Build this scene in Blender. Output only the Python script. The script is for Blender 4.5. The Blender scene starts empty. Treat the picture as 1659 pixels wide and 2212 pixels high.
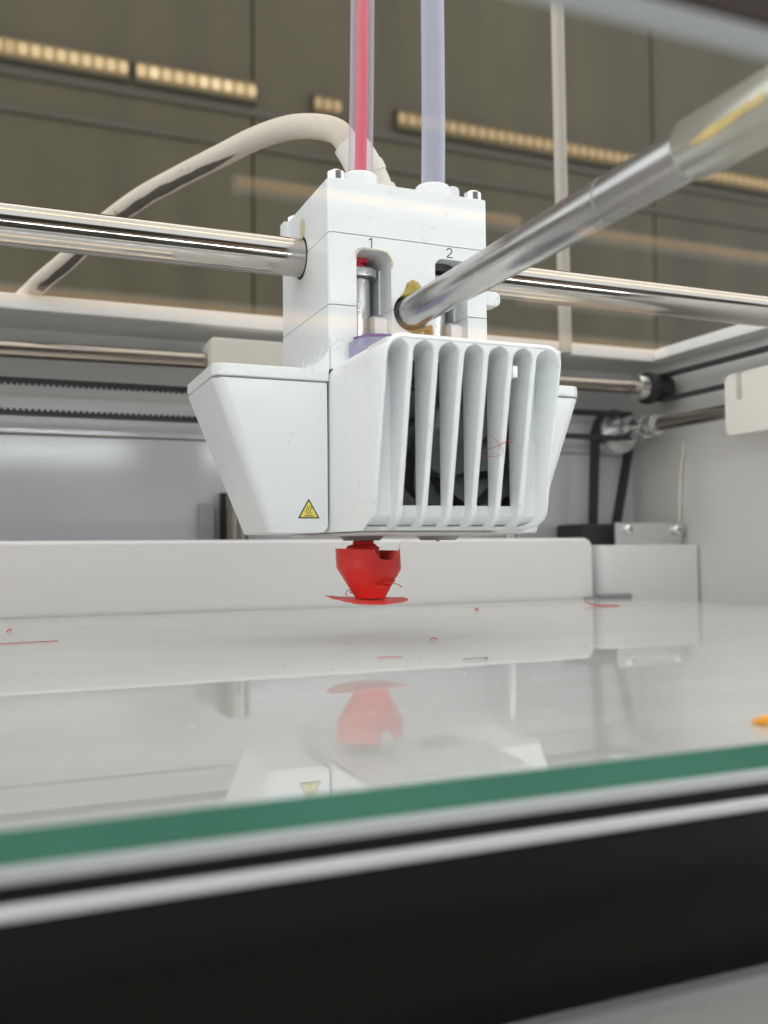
import bpy, bmesh, math, random
from mathutils import Vector, Matrix, noise
random.seed(7)
S = 0.001                                   # all coordinates below are millimetres
scene = bpy.context.scene
C = scene.collection

# ------------------------------------------------------------------ camera
cam_d = bpy.data.cameras.new('camera')
cam = bpy.data.objects.new('camera', cam_d)
C.objects.link(cam)
scene.camera = cam
right = Vector((0.92440378, -0.38131052, -0.00894085))
up = Vector((-0.00588369, -0.03769435, 0.99927199))
fwd = Vector((0.38136994, 0.92367820, 0.03708831))
m = Matrix((right, up, -fwd)).transposed().to_4x4()
m.translation = Vector((-75.7685, -218.3018, 0.0)) * S
cam.matrix_world = m
cam_d.sensor_fit = 'VERTICAL'
cam_d.sensor_height = 36.0
cam_d.lens = 36.0 * 2009.36 / 2212.0
cam_d.clip_start = 0.01
cam_d.clip_end = 50.0
cam_d.dof.use_dof = True
cam_d.dof.focus_distance = 0.243
cam_d.dof.aperture_fstop = 16.5

# ------------------------------------------------------------------ world, exposure
world = bpy.data.worlds.new('World')
scene.world = world
world.use_nodes = True
bg = world.node_tree.nodes['Background']
bg.inputs['Color'].default_value = (0.955, 0.975, 1.0, 1)
bg.inputs['Strength'].default_value = 1.60
LED_STRENGTH = 82.0
scene.view_settings.view_transform = 'Standard'
scene.view_settings.look = 'None'
scene.view_settings.exposure = 0.0
scene.view_settings.gamma = 1.0
scene.view_settings.use_curve_mapping = False
scene.render.engine = 'CYCLES'
cy = scene.cycles
cy.use_denoising = True
cy.max_bounces = 10
cy.diffuse_bounces = 6
cy.glossy_bounces = 5
cy.transparent_max_bounces = 16
cy.sample_clamp_indirect = 6.0
cy.caustics_reflective = False
cy.caustics_refractive = False

# ------------------------------------------------------------------ materials
def mat(name, col, rough=0.5, metal=0.0, bump=0.0, bscale=400.0, var=0.0, vscale=60.0, spec=0.5,
        dirt=None, dscale=90.0, dthr=0.62, rvar=0.0, aniso=0.0):
    """Principled with fine relief (bump), a slow colour variation and optional specks of dirt."""
    M = bpy.data.materials.new(name); M.use_nodes = True
    nt = M.node_tree; N = nt.nodes; L = nt.links
    p = N['Principled BSDF']
    p.inputs['Base Color'].default_value = (*col, 1)
    p.inputs['Roughness'].default_value = rough
    p.inputs['Metallic'].default_value = metal
    p.inputs['Specular IOR Level'].default_value = spec
    tc = N.new('ShaderNodeNewGeometry')
    def nz(scale, det=3.0):
        n = N.new('ShaderNodeTexNoise'); n.inputs['Scale'].default_value = scale
        n.inputs['Detail'].default_value = det
        L.new(tc.outputs['Position'], n.inputs['Vector']); return n
    src = None
    if var > 0:
        n = nz(vscale)
        mx = N.new('ShaderNodeMix'); mx.data_type = 'RGBA'
        mx.inputs['A'].default_value = (*[max(0, c * (1 - var)) for c in col], 1)
        mx.inputs['B'].default_value = (*[min(1, c * (1 + var)) for c in col], 1)
        L.new(n.outputs['Fac'], mx.inputs['Factor'])
        src = mx.outputs['Result']
    if dirt:
        n = nz(dscale, 6.0); n2 = nz(dscale * 7.3, 2.0)
        mu = N.new('ShaderNodeMath'); mu.operation = 'MULTIPLY'
        L.new(n.outputs['Fac'], mu.inputs[0]); L.new(n2.outputs['Fac'], mu.inputs[1])
        r = N.new('ShaderNodeMapRange')
        r.inputs['From Min'].default_value = dthr * 0.62
        r.inputs['From Max'].default_value = dthr * 0.62 + 0.06
        r.inputs['To Max'].default_value = dirt[3]
        L.new(mu.outputs[0], r.inputs['Value'])
        mx = N.new('ShaderNodeMix'); mx.data_type = 'RGBA'
        if src: L.new(src, mx.inputs['A'])
        else: mx.inputs['A'].default_value = (*col, 1)
        mx.inputs['B'].default_value = (*dirt[:3], 1)
        L.new(r.outputs[0], mx.inputs['Factor'])
        src = mx.outputs['Result']
    if src: L.new(src, p.inputs['Base Color'])
    if rvar > 0:
        n = nz(vscale * 1.7, 5.0)
        r = N.new('ShaderNodeMapRange')
        r.inputs['From Min'].default_value = 0.3; r.inputs['From Max'].default_value = 0.75
        r.inputs['To Min'].default_value = max(0.0, rough - rvar); r.inputs['To Max'].default_value = rough + rvar
        L.new(n.outputs['Fac'], r.inputs['Value']); L.new(r.outputs[0], p.inputs['Roughness'])
    if bump > 0:
        n = nz(bscale)
        b = N.new('ShaderNodeBump'); b.inputs['Strength'].default_value = bump
        b.inputs['Distance'].default_value = 0.0002
        L.new(n.outputs['Fac'], b.inputs['Height']); L.new(b.outputs['Normal'], p.inputs['Normal'])
    return M

def emit(name, col, strength):
    M = bpy.data.materials.new(name); M.use_nodes = True
    nt = M.node_tree; nt.nodes.remove(nt.nodes['Principled BSDF'])
    e = nt.nodes.new('ShaderNodeEmission')
    e.inputs['Color'].default_value = (*col, 1); e.inputs['Strength'].default_value = strength
    nt.links.new(e.outputs[0], nt.nodes['Material Output'].inputs['Surface'])
    return M

def translucent(name, col, fac, rough=0.25):
    """Milky tube wall: part of the light passes straight, part is scattered."""
    M = bpy.data.materials.new(name); M.use_nodes = True
    nt = M.node_tree; p = nt.nodes['Principled BSDF']
    p.inputs['Base Color'].default_value = (*col, 1); p.inputs['Roughness'].default_value = rough
    t = nt.nodes.new('ShaderNodeBsdfTransparent')
    mx = nt.nodes.new('ShaderNodeMixShader')
    lw = nt.nodes.new('ShaderNodeLayerWeight'); lw.inputs['Blend'].default_value = 0.35
    r = nt.nodes.new('ShaderNodeMapRange')
    r.inputs['To Min'].default_value = fac; r.inputs['To Max'].default_value = min(1.0, fac + 0.62)
    nt.links.new(lw.outputs['Facing'], r.inputs['Value'])
    nt.links.new(r.outputs[0], mx.inputs[0])
    nt.links.new(t.outputs[0], mx.inputs[1]); nt.links.new(p.outputs[0], mx.inputs[2])
    nt.links.new(mx.outputs[0], nt.nodes['Material Output'].inputs['Surface'])
    return M

def thin_glass(name, ior=1.5, gain=1.0):
    M = bpy.data.materials.new(name); M.use_nodes = True
    nt = M.node_tree; nt.nodes.remove(nt.nodes['Principled BSDF'])
    t = nt.nodes.new('ShaderNodeBsdfTransparent'); t.inputs['Color'].default_value = (0.985, 0.99, 0.985, 1)
    g = nt.nodes.new('ShaderNodeBsdfGlossy'); g.inputs['Roughness'].default_value = 0.0
    lw = nt.nodes.new('ShaderNodeLayerWeight'); lw.inputs['Blend'].default_value = 0.5
    pw = nt.nodes.new('ShaderNodeMath'); pw.operation = 'POWER'; pw.inputs[1].default_value = 5.0
    nt.links.new(lw.outputs['Facing'], pw.inputs[0])
    f = nt.nodes.new('ShaderNodeMapRange')
    f.inputs['To Min'].default_value = 0.042; f.inputs['To Max'].default_value = 1.0
    nt.links.new(pw.outputs[0], f.inputs['Value'])
    mx = nt.nodes.new('ShaderNodeMixShader')
    nt.links.new(f.outputs[0], mx.inputs[0])
    nt.links.new(t.outputs[0], mx.inputs[1]); nt.links.new(g.outputs[0], mx.inputs[2])
    nt.links.new(mx.outputs[0], nt.nodes['Material Output'].inputs['Surface'])
    return M

M = {}
M['white'] = mat('white_plastic', (0.79, 0.81, 0.81), 0.30, bump=0.12, bscale=2500, var=0.025, vscale=35,
                 dirt=(0.45, 0.44, 0.39, 0.30), dscale=170, dthr=0.545)
M['white_fin'] = mat('white_fin_plastic', (0.815, 0.835, 0.84), 0.33, bump=0.10, bscale=2500, var=0.02,
                     dirt=(0.38, 0.37, 0.33, 0.5), dscale=330, dthr=0.575)
M['cover'] = mat('white_cover_plastic', (0.81, 0.83, 0.84), 0.30, bump=0.10, bscale=2500, var=0.02, vscale=30,
                 dirt=(0.50, 0.50, 0.48, 0.30), dscale=150, dthr=0.565)
M['greyplastic'] = mat('grey_plastic', (0.42, 0.43, 0.43), 0.45, bump=0.1)
M['palegrey'] = mat('pale_grey_plastic', (0.66, 0.66, 0.65), 0.45, bump=0.1)
M['seam'] = mat('seam_dark', (0.25, 0.25, 0.24), 0.8)
M['cream'] = mat('cream_plastic', (0.76, 0.74, 0.67), 0.45, bump=0.08)
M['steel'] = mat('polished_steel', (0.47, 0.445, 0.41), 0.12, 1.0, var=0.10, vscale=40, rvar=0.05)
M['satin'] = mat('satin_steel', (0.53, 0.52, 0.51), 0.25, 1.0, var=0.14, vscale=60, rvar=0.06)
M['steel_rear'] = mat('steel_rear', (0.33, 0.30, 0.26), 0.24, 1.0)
M['chrome'] = mat('chrome', (0.82, 0.82, 0.82), 0.24, 1.0)
M['alu'] = mat('aluminium', (0.72, 0.72, 0.73), 0.30, 1.0, bump=0.05, rvar=0.08)
M['collar'] = mat('bearing_collar', (0.62, 0.61, 0.53), 0.28, 0.85)
M['brownpanel'] = mat('brown_panel', (0.035, 0.018, 0.013), 0.35)
M['bedmetal'] = mat('bright_plate', (0.80, 0.80, 0.79), 0.3, 0.3)
M['sill'] = mat('taupe_sheet', (0.11, 0.10, 0.088), 0.5)
M['dulltube'] = mat('dull_tube', (0.42, 0.385, 0.33), 0.5)
M['nozzle'] = mat('nozzle_cover', (0.30, 0.31, 0.32), 0.42, 0.3)
M['black'] = mat('black_rubber', (0.018, 0.018, 0.019), 0.55)
M['darkgap'] = mat('black_skirt_and_gap_shade', (0.0055, 0.005, 0.0035), 0.30, spec=0.35, var=0.4, vscale=20)
M['fan'] = mat('fan_black', (0.055, 0.057, 0.062), 0.42)
M['fan_blade'] = mat('fan_blade_black', (0.075, 0.078, 0.085), 0.35)
M['grease'] = mat('amber_grease', (0.34, 0.26, 0.05), 0.07, var=0.5, vscale=450, bump=1.0, bscale=700)
M['grease2'] = mat('brown_grease', (0.22, 0.125, 0.03), 0.07, var=0.6, vscale=450, bump=1.0, bscale=700)
M['felt'] = mat('dirty_felt', (0.035, 0.03, 0.022), 0.8, bump=0.8, bscale=1500, var=0.5, vscale=800)
M['stain'] = mat('yellowed_stain', (0.55, 0.52, 0.34), 0.5)
M['ink'] = mat('black_ink', (0.03, 0.03, 0.032), 0.6)
M['yellow'] = mat('sticker_yellow', (0.83, 0.70, 0.13), 0.45)
M['redfil'] = mat('red_filament', (0.70, 0.018, 0.05), 0.4)
M['scrapred'] = mat('red_scrap', (0.50, 0.06, 0.06), 0.45)
M['tube'] = translucent('milky_tube', (0.60, 0.52, 0.62), 0.16)
M['tube2'] = translucent('milky_tube_empty', (0.50, 0.51, 0.62), 0.45)
M['purple'] = translucent('violet_film', (0.42, 0.385, 0.56), 0.55, 0.2)
M['sleeve'] = mat('white_sleeve', (0.62, 0.56, 0.48), 0.6, bump=0.1, dirt=(0.30, 0.20, 0.09, 0.75), dscale=120, dthr=0.585)
M['slit'] = mat('dark_slit', (0.10, 0.085, 0.07), 0.8, var=0.4, vscale=300)
M['wall'] = mat('painted_sheet', (0.70, 0.70, 0.70), 0.32, var=0.03, vscale=8)
M['wallgloss'] = mat('gloss_sheet', (0.70, 0.705, 0.73), 0.34, var=0.03, vscale=8, bump=0.015, bscale=60)
_p = M['wallgloss'].node_tree.nodes['Principled BSDF']; _p.inputs['Coat Weight'].default_value = 1.0; _p.inputs['Coat Roughness'].default_value = 0.14; _p.inputs['Coat IOR'].default_value = 1.7
M['wallside'] = mat('side_sheet', (0.74, 0.72, 0.69), 0.40, var=0.03, vscale=8)
M['beam'] = mat('white_beam', (0.78, 0.765, 0.74), 0.42, var=0.02)
M['bedpanel'] = mat('white_panel', (0.82, 0.81, 0.82), 0.33, var=0.03, vscale=15)
M['orange'] = mat('orange_plastic', (0.85, 0.36, 0.02), 0.4)
M['lampcell'] = emit('lamp_cell', (1.0, 0.76, 0.42), 0.85)
M['lampcell_b'] = emit('lamp_cell_soft', (1.0, 0.74, 0.40), 0.62)
M['lampcell_c'] = emit('lamp_cell_bright', (1.0, 0.78, 0.46), 1.05)
M['diffuser'] = emit('lamp_diffuser', (1.0, 0.70, 0.36), 0.36)
M['diffuser2'] = emit('lamp_diffuser_dim', (1.0, 0.68, 0.36), 0.25)
M['lampcell2'] = emit('lamp_cell_dim', (1.0, 0.74, 0.42), 0.55)
M['lampfar'] = emit('lamp_tube_behind', (1.0, 0.60, 0.28), 2.2)
M['led'] = emit('led', (0.93, 0.97, 1.0), LED_STRENGTH)
M['overhead'] = emit('overhead_diffuser', (1.0, 0.68, 0.30), 13.0)
M['pane'] = thin_glass('door_glass')

def red_print():
    Mt = bpy.data.materials.new('red_printed_plastic'); Mt.use_nodes = True
    nt = Mt.node_tree; N = nt.nodes; L = nt.links; p = N['Principled BSDF']
    p.inputs['Base Color'].default_value = (0.90, 0.03, 0.022, 1)
    p.inputs['Roughness'].default_value = 0.29
    p.inputs['Subsurface Weight'].default_value = 0.12
    p.inputs['Subsurface Radius'].default_value = (0.003, 0.0006, 0.0005)
    g = N.new('ShaderNodeNewGeometry')
    sx = N.new('ShaderNodeSeparateXYZ'); L.new(g.outputs['Position'], sx.inputs[0])
    n = N.new('ShaderNodeTexNoise'); n.inputs['Scale'].default_value = 350
    L.new(g.outputs['Position'], n.inputs['Vector'])
    mu = N.new('ShaderNodeMath'); mu.operation = 'MULTIPLY'; mu.inputs[1].default_value = 2 * math.pi / 0.00022
    L.new(sx.outputs['Z'], mu.inputs[0])
    si = N.new('ShaderNodeMath'); si.operation = 'SINE'; L.new(mu.outputs[0], si.inputs[0])
    ad = N.new('ShaderNodeMath'); ad.operation = 'MULTIPLY_ADD'; ad.inputs[1].default_value = 1.8
    L.new(n.outputs['Fac'], ad.inputs[0]); L.new(si.outputs[0], ad.inputs[2])
    b = N.new('ShaderNodeBump'); b.inputs['Strength'].default_value = 0.35; b.inputs['Distance'].default_value = 0.00008
    L.new(ad.outputs[0], b.inputs['Height']); L.new(b.outputs['Normal'], p.inputs['Normal'])
    return Mt
M['redprint'] = red_print()
M['redsheet'] = mat('red_brim', (0.86, 0.10, 0.085), 0.35, bump=0.3, bscale=700, var=0.12, vscale=300)

def bed_glass():
    Mt = bpy.data.materials.new('bed_glass_top'); Mt.use_nodes = True
    nt = Mt.node_tree; N = nt.nodes; L = nt.links; p = N['Principled BSDF']
    p.inputs['IOR'].default_value = 5.4
    g = N.new('ShaderNodeNewGeometry')
    n = N.new('ShaderNodeTexNoise'); n.inputs['Scale'].default_value = 14; n.inputs['Detail'].default_value = 6
    n2 = N.new('ShaderNodeTexNoise'); n2.inputs['Scale'].default_value = 900; n2.inputs['Detail'].default_value = 2
    for q in (n, n2): L.new(g.outputs['Position'], q.inputs['Vector'])
    mp = N.new('ShaderNodeMapping'); mp.inputs['Rotation'].default_value = (0, 0, 0.5); mp.inputs['Scale'].default_value = (1.0, 5.0, 1.0)
    L.new(g.outputs['Position'], mp.inputs['Vector']); L.new(mp.outputs[0], n.inputs['Vector'])
    r = N.new('ShaderNodeMapRange'); r.inputs['From Min'].default_value = 0.45; r.inputs['From Max'].default_value = 0.75
    r.inputs['To Min'].default_value = 0.0; r.inputs['To Max'].default_value = 0.012
    L.new(n.outputs['Fac'], r.inputs['Value']); L.new(r.outputs[0], p.inputs['Roughness'])
    mx = N.new('ShaderNodeMix'); mx.data_type = 'RGBA'
    mx.inputs['A'].default_value = (0.42, 0.435, 0.435, 1); mx.inputs['B'].default_value = (0.55, 0.565, 0.562, 1)
    L.new(n.outputs['Fac'], mx.inputs['Factor'])
    r2 = N.new('ShaderNodeMapRange'); r2.inputs['From Min'].default_value = 0.73; r2.inputs['From Max'].default_value = 0.76
    L.new(n2.outputs['Fac'], r2.inputs['Value'])
    mx2 = N.new('ShaderNodeMix'); mx2.data_type = 'RGBA'; mx2.inputs['B'].default_value = (0.85, 0.85, 0.83, 1)
    L.new(mx.outputs['Result'], mx2.inputs['A']); L.new(r2.outputs[0], mx2.inputs['Factor'])
    L.new(mx2.outputs['Result'], p.inputs['Base Color'])
    return Mt
M['glasstop'] = bed_glass()
M['glassedge'] = mat('glass_edge_green', (0.082, 0.255, 0.175), 0.20, var=0.22, vscale=45)

def room_wall():
    Mt = mat('olive_wall', (0.084, 0.077, 0.048), 0.55)
    nt = Mt.node_tree; N = nt.nodes; L = nt.links; p = N['Principled BSDF']
    g = N.new('ShaderNodeNewGeometry'); mp = N.new('ShaderNodeMapping'); mp.inputs['Scale'].default_value = (7.0, 1.0, 1.1)  # soft vertical light streaks, painted as stretched noise in the wall colour
    n = N.new('ShaderNodeTexNoise'); n.inputs['Scale'].default_value = 1.6; n.inputs['Detail'].default_value = 4
    L.new(g.outputs['Position'], mp.inputs['Vector']); L.new(mp.outputs[0], n.inputs['Vector'])
    mx = N.new('ShaderNodeMix'); mx.data_type = 'RGBA'
    mx.inputs['A'].default_value = (0.026, 0.023, 0.011, 1); mx.inputs['B'].default_value = (0.080, 0.072, 0.040, 1)
    L.new(n.outputs['Fac'], mx.inputs['Factor']); L.new(mx.outputs['Result'], p.inputs['Base Color'])
    return Mt
M['room'] = room_wall()
M['roomdark'] = mat('olive_dark', (0.055, 0.050, 0.036), 0.6)
M['darkbehind'] = mat('unseen_wall_dark', (0.009, 0.008, 0.005), 0.6, var=0.6, vscale=1.5)

# ------------------------------------------------------------------ geometry helpers
ORG = {}                                    # origin (mm) of every thing

class MB:
    def __init__(s): s.v = []; s.f = []; s.mi = []
    def add(s, vs, fs, mi=0):
        o = len(s.v); s.v += [tuple(q) for q in vs]
        for f in fs: s.f.append(tuple(i + o for i in f)); s.mi.append(mi)
        return s
    def box(s, x0, x1, y0, y1, z0, z1, mi=0):
        vs = [(x, y, z) for z in (z0, z1) for y in (y0, y1) for x in (x0, x1)]
        return s.add(vs, [(0, 2, 3, 1), (4, 5, 7, 6), (0, 1, 5, 4), (2, 6, 7, 3), (0, 4, 6, 2), (1, 3, 7, 5)], mi)
    def loft(s, rings, close=True, cap0=True, cap1=True, mi=0):
        n = len(rings[0]); vs = [p for r in rings for p in r]; fs = []
        for k in range(len(rings) - 1):
            for i in range(n if close else n - 1):
                j = (i + 1) % n
                fs.append((k * n + i, k * n + j, (k + 1) * n + j, (k + 1) * n + i))
        if cap0: fs.append(tuple(range(n))[::-1])
        if cap1: fs.append(tuple((len(rings) - 1) * n + i for i in range(n)))
        return s.add(vs, fs, mi)
    def prism(s, poly, axis, lo, hi, mi=0):
        """poly: 2-D points; axis 'x': (y,z), 'y': (x,z), 'z': (x,y)"""
        def P(p, t):
            return {'x': (t, p[0], p[1]), 'y': (p[0], t, p[1]), 'z': (p[0], p[1], t)}[axis]
        return s.loft([[P(p, lo) for p in poly], [P(p, hi) for p in poly]], mi=mi)
    def tube(s, path, rad, n=16, caps=True, mi=0):
        path = [Vector(p) for p in path]; k = len(path)
        if not isinstance(rad, (list, tuple)): rad = [rad] * k
        rings = []; prev = None
        for i in range(k):
            t = (path[min(i + 1, k - 1)] - path[max(i - 1, 0)]).normalized()
            if prev is None:
                a = Vector((0, 0, 1)) if abs(t.z) < 0.9 else Vector((1, 0, 0))
                u = t.cross(a).normalized()
            else:
                u = (prev - t * prev.dot(t)).normalized()
            prev = u; w = t.cross(u)
            rings.append([tuple(path[i] + (u * math.cos(2 * math.pi * j / n) + w * math.sin(2 * math.pi * j / n)) * rad[i]) for j in range(n)])
        return s.loft(rings, cap0=caps, cap1=caps, mi=mi)
    def lathe(s, prof, c, n=32, axis='z', mi=0, caps=True):
        rings = []
        for r, h in prof:
            ring = []
            for j in range(n):
                a = 2 * math.pi * j / n; p, q = r * math.cos(a), r * math.sin(a)
                ring.append({'z': (c[0] + p, c[1] + q, c[2] + h), 'y': (c[0] + p, c[1] + h, c[2] + q),
                             'x': (c[0] + h, c[1] + p, c[2] + q)}[axis])
            rings.append(ring)
        return s.loft(rings, cap0=caps, cap1=caps, mi=mi)
    def build(s, name, mats, parent=None, bevel=0.0, segs=2, bang=35, smooth=40, org=None):
        if not isinstance(mats, (list, tuple)): mats = [mats]
        me = bpy.data.meshes.new(name)
        if parent is not None: o0 = Vector(ORG[parent.name])
        elif org is not None: o0 = Vector(org)
        else:
            xs, ys, zs = zip(*s.v); o0 = Vector(((min(xs) + max(xs)) / 2, (min(ys) + max(ys)) / 2, min(zs)))
        me.from_pydata([tuple((Vector(p) - o0) * S) for p in s.v], [], s.f)
        for mm in mats: me.materials.append(mm)
        for p, i in zip(me.polygons, s.mi): p.material_index = i
        bm = bmesh.new(); bm.from_mesh(me)
        bmesh.ops.recalc_face_normals(bm, faces=bm.faces)
        if bevel > 0:
            es = [e for e in bm.edges if len(e.link_faces) == 2 and e.calc_face_angle(0) > math.radians(bang)]
            bmesh.ops.bevel(bm, geom=es, offset=bevel * S, segments=segs, affect='EDGES', profile=0.5, clamp_overlap=True)
        bm.to_mesh(me); bm.free()
        if smooth:
            me.shade_smooth(); me.set_sharp_from_angle(angle=math.radians(smooth))
        o = bpy.data.objects.new(name, me); C.objects.link(o)
        if bevel > 0 and smooth:
            w = o.modifiers.new('weighted', 'WEIGHTED_NORMAL'); w.weight = 100; w.keep_sharp = True
        if parent is not None: o.parent = parent; ORG[o.name] = tuple(o0)
        else: o.location = o0 * S; ORG[o.name] = tuple(o0)
        return o

def thing(name, loc, label, cat, group=None):
    o = bpy.data.objects.new(name, None); C.objects.link(o)
    o.location = Vector(loc) * S; o.empty_display_size = 0.01
    ORG[o.name] = tuple(loc)
    o['label'] = label; o['category'] = cat
    if group: o['group'] = group
    return o

def tag(o, label, cat, group=None):
    o['label'] = label; o['category'] = cat
    if group: o['group'] = group
    return o

def struct(o): o['kind'] = 'structure'; return o

def dup(o, parent, off):
    c = o.copy(); C.objects.link(c); c.parent = parent
    c.location = o.location + Vector(off) * S; ORG[c.name] = ORG[o.name]
    return c

def cut(o, cutter):
    """boolean difference, baked into the mesh"""
    o.modifiers.clear()
    md = o.modifiers.new('b', 'BOOLEAN'); md.operation = 'DIFFERENCE'; md.object = cutter; md.solver = 'EXACT'
    bpy.context.view_layer.update()
    dg = bpy.context.evaluated_depsgraph_get()
    me = bpy.data.meshes.new_from_object(o.evaluated_get(dg))
    o.modifiers.clear(); old = o.data; o.data = me; me.name = old.name
    cm = cutter.data; bpy.data.objects.remove(cutter); bpy.data.meshes.remove(cm)
    me.shade_smooth(); me.set_sharp_from_angle(angle=math.radians(35))
    w = o.modifiers.new('weighted', 'WEIGHTED_NORMAL'); w.weight = 100; w.keep_sharp = True
    return o

def rrect(x0, x1, z0, z1, r, n=5, corners=(1, 1, 1, 1)):
    """rounded rectangle, order: lower-left, lower-right, upper-right, upper-left"""
    pts = []
    for (cx, cz, a0, on, px, pz) in ((x0 + r, z0 + r, 180, corners[0], x0, z0), (x1 - r, z0 + r, 270, corners[1], x1, z0),
                                    (x1 - r, z1 - r, 0, corners[2], x1, z1), (x0 + r, z1 - r, 90, corners[3], x0, z1)):
        if not on: pts.append((px, pz)); continue
        for k in range(n + 1):
            a = math.radians(a0 + 90 * k / n); pts.append((cx + r * math.cos(a), cz + r * math.sin(a)))
    return pts

def spline(pts, k=8):
    pts = [Vector(p) for p in pts]; out = []
    P = [pts[0] * 2 - pts[1]] + pts + [pts[-1] * 2 - pts[-2]]
    for i in range(1, len(P) - 2):
        for j in range(k):
            t = j / k; a, b, c, d = P[i - 1], P[i], P[i + 1], P[i + 2]
            out.append(0.5 * ((2 * b) + (c - a) * t + (2 * a - 5 * b + 4 * c - d) * t * t + (3 * b - a - 3 * c + d) * t ** 3))
    out.append(pts[-1]); return out

# ================================================================== SETTING
YW, XW, XL = 205.0, 248.0, -205.0
struct(MB().box(XL - 8, XW + 8, YW, YW + 8, 57.2, 100).build('rear_wall', M['wall'], bevel=0.3))
struct(MB().box(XL - 8, XW, YW - 1.2, YW + 8, 49.6, 57.0).build('rear_wall_band', M['wallgloss'], bevel=0.4))
struct(MB().box(XL - 8, XW, YW - 0.2, YW + 8, -140, 48.9).build('rear_panel', M['wallgloss'], bevel=0.4))
struct(MB().box(XW, XW + 8, -160, YW, -140, 100).build('right_wall', M['wallside']))
struct(MB().box(XL - 8, XL, -160, YW, -140, 100).build('left_wall', M['wallside']))
struct(MB().box(XL - 8, XW + 8, 170, 174.5, 94.2, 100.6).build('rear_beam', M['beam'], bevel=0.8))
struct(MB().box(XL - 8, XW + 8, 174.6, YW + 8, 94.3, 95.2).build('rear_shelf', M['beam']))
struct(MB().box(235.5, XW + 8, -160, 169.6, 94.6, 100.2).build('right_beam', M['beam'], bevel=0.8))
struct(MB().box(XL - 8, XL + 13, -160, 169.6, 94.6, 100.2).build('left_beam', M['beam'], bevel=0.8))
struct(MB().box(XL - 8, XW + 8, -163, -161.8, 39.0, 41.1).build('front_beam', M['greyplastic'], bevel=0.4))
struct(MB().box(XL - 8, XW + 8, -160, -154, 74, 86).build('lamp_rail', M['beam'], bevel=0.4))
struct(MB().box(XL - 8, XW + 8, -162.9, -161.9, 41.15, 51).build('front_panel', M['brownpanel'], bevel=0.4))
struct(MB().box(XL, XW, -158, YW, -146, -140).build('base_floor', M['wall']))
struct(MB().box(XL, XW, -150, -134, -140, -51.0).build('front_sill', M['sill'], bevel=1.0))

# room wall seen through the open top, with panel seams
WY = 1500.0
for x0, x1 in ((-900, 366.0), (370.5, 1312.0), (1317, 3200)):
    struct(MB().box(x0, x1, WY, WY + 30, -300, 2400).build('room_wall_panel', M['room'], bevel=1.0))
struct(MB().box(-900, 3200, WY + 12, WY + 40, -310, 2410).build('room_wall_back', M['roomdark']))
for z0, z1 in ((826, 846), (762, 775), (560, 574)):
    struct(MB().box(-900, 3200, WY - 5, WY - 0.5, z0, z1).build('wall_rail', M['roomdark'], bevel=1.5))

# ================================================================== ROOM LAMPS (on the wall behind)
rl = random.Random(11)
def fixture(x0, x1, label, n, cell, group='strip lights on the far wall'):
    t = thing('strip_light', ((x0 + x1) / 2, WY - 14, 848), label, 'strip light', group)
    MB().box(x0, x1, WY - 14, WY - 2, 848, 892).build('housing', M['room'], t, bevel=1.5)
    MB().box(x0 + 3, x1 - 3, WY - 15.5, WY - 14.1, 855, 885).build('diffuser', M['diffuser'] if cell is M['lampcell'] else M['diffuser2'], t, bevel=0.5)
    w = (x1 - x0) / n
    base = None
    for k in range(n):
        if base is None:
            base = MB().prism(rrect(x0 + w * 0.12, x0 + w * 0.88, 860, 880, 7, 4), 'y', WY - 17, WY - 15.6).build('lamp_cell', cell, t)
        else:
            c = dup(base, t, (w * k, 0, 0)); c.scale = (1, 1, 1)
            if cell is M['lampcell'] and rl.random() < 0.5: c.material_slots[0].link = 'OBJECT'; c.material_slots[0].material = rl.choice((M['lampcell'], M['lampcell_b'], M['lampcell_c']))
    return t
fixture(-330, 136, 'long glowing louvred strip light at the upper left edge', 22, M['lampcell'])
fixture(146, 374, 'glowing louvred strip light above the arched white cable', 10, M['lampcell'])
fixture(486, 546, 'short glowing strip light left of the red-filled tube', 3, M['lampcell2'])
fixture(664, 1262, 'dim glowing strip light running behind the empty tube', 26, M['lampcell2'])
fixture(1300, 2100, 'dim glowing strip light beyond the slanting steel rod', 36, M['lampcell2'])

struct(MB().box(-900, 2300, -1900, -1852, -1000, 1400).build('added_dark_wall', M['darkbehind']))  # dark wall added out of view so the door pane mirrors something dark
# ceiling tubes behind the camera; the door glass mirrors them
def behind(x0, x1, zc, h, label):
    t = thing('ceiling_tube', ((x0 + x1) / 2, -1816 - 12, zc - h), label, 'strip light', 'ceiling tubes mirrored in the door glass')
    MB().prism(rrect(x0, x1, zc - h / 2, zc + h / 2, h * 0.45, 5), 'y', -1822, -1816).build('glowing_tube', M['lampfar'], t)
    MB().box(x0 - 6, x1 + 6, -1850, -1823, zc - h, zc + h).build('tray', M['beam'], t, bevel=1)
behind(335, 950, 692, 15, 'orange light band mirrored across the top of the white head')
behind(1100, 1650, 691, 15, 'orange light band mirrored right of the slanting rod')
behind(-150, 1330, 440, 20, 'pale orange light band mirrored along the rear beam')
behind(960, 1300, 528, 9, 'faint orange light band mirrored below the right-hand rod')

for yy, zz, lab in ((620, 1650, 'overhead strip light above the printer, golden line on the cross rod'), (-500, 1650, 'added unseen strip light above the viewer')):  # the strip above the viewer is an unseen addition for warm light
    t = thing('overhead_light', (300, yy, zz), lab, 'strip light')
    MB().box(-1200, 1800, yy - 22, yy + 22, zz, zz + 6).build('diffuser', M['overhead'], t)
    MB().box(-1210, 1810, yy - 60, yy + 60, zz + 6.5, zz + 60).build('housing', M['beam'], t, bevel=2)
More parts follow.
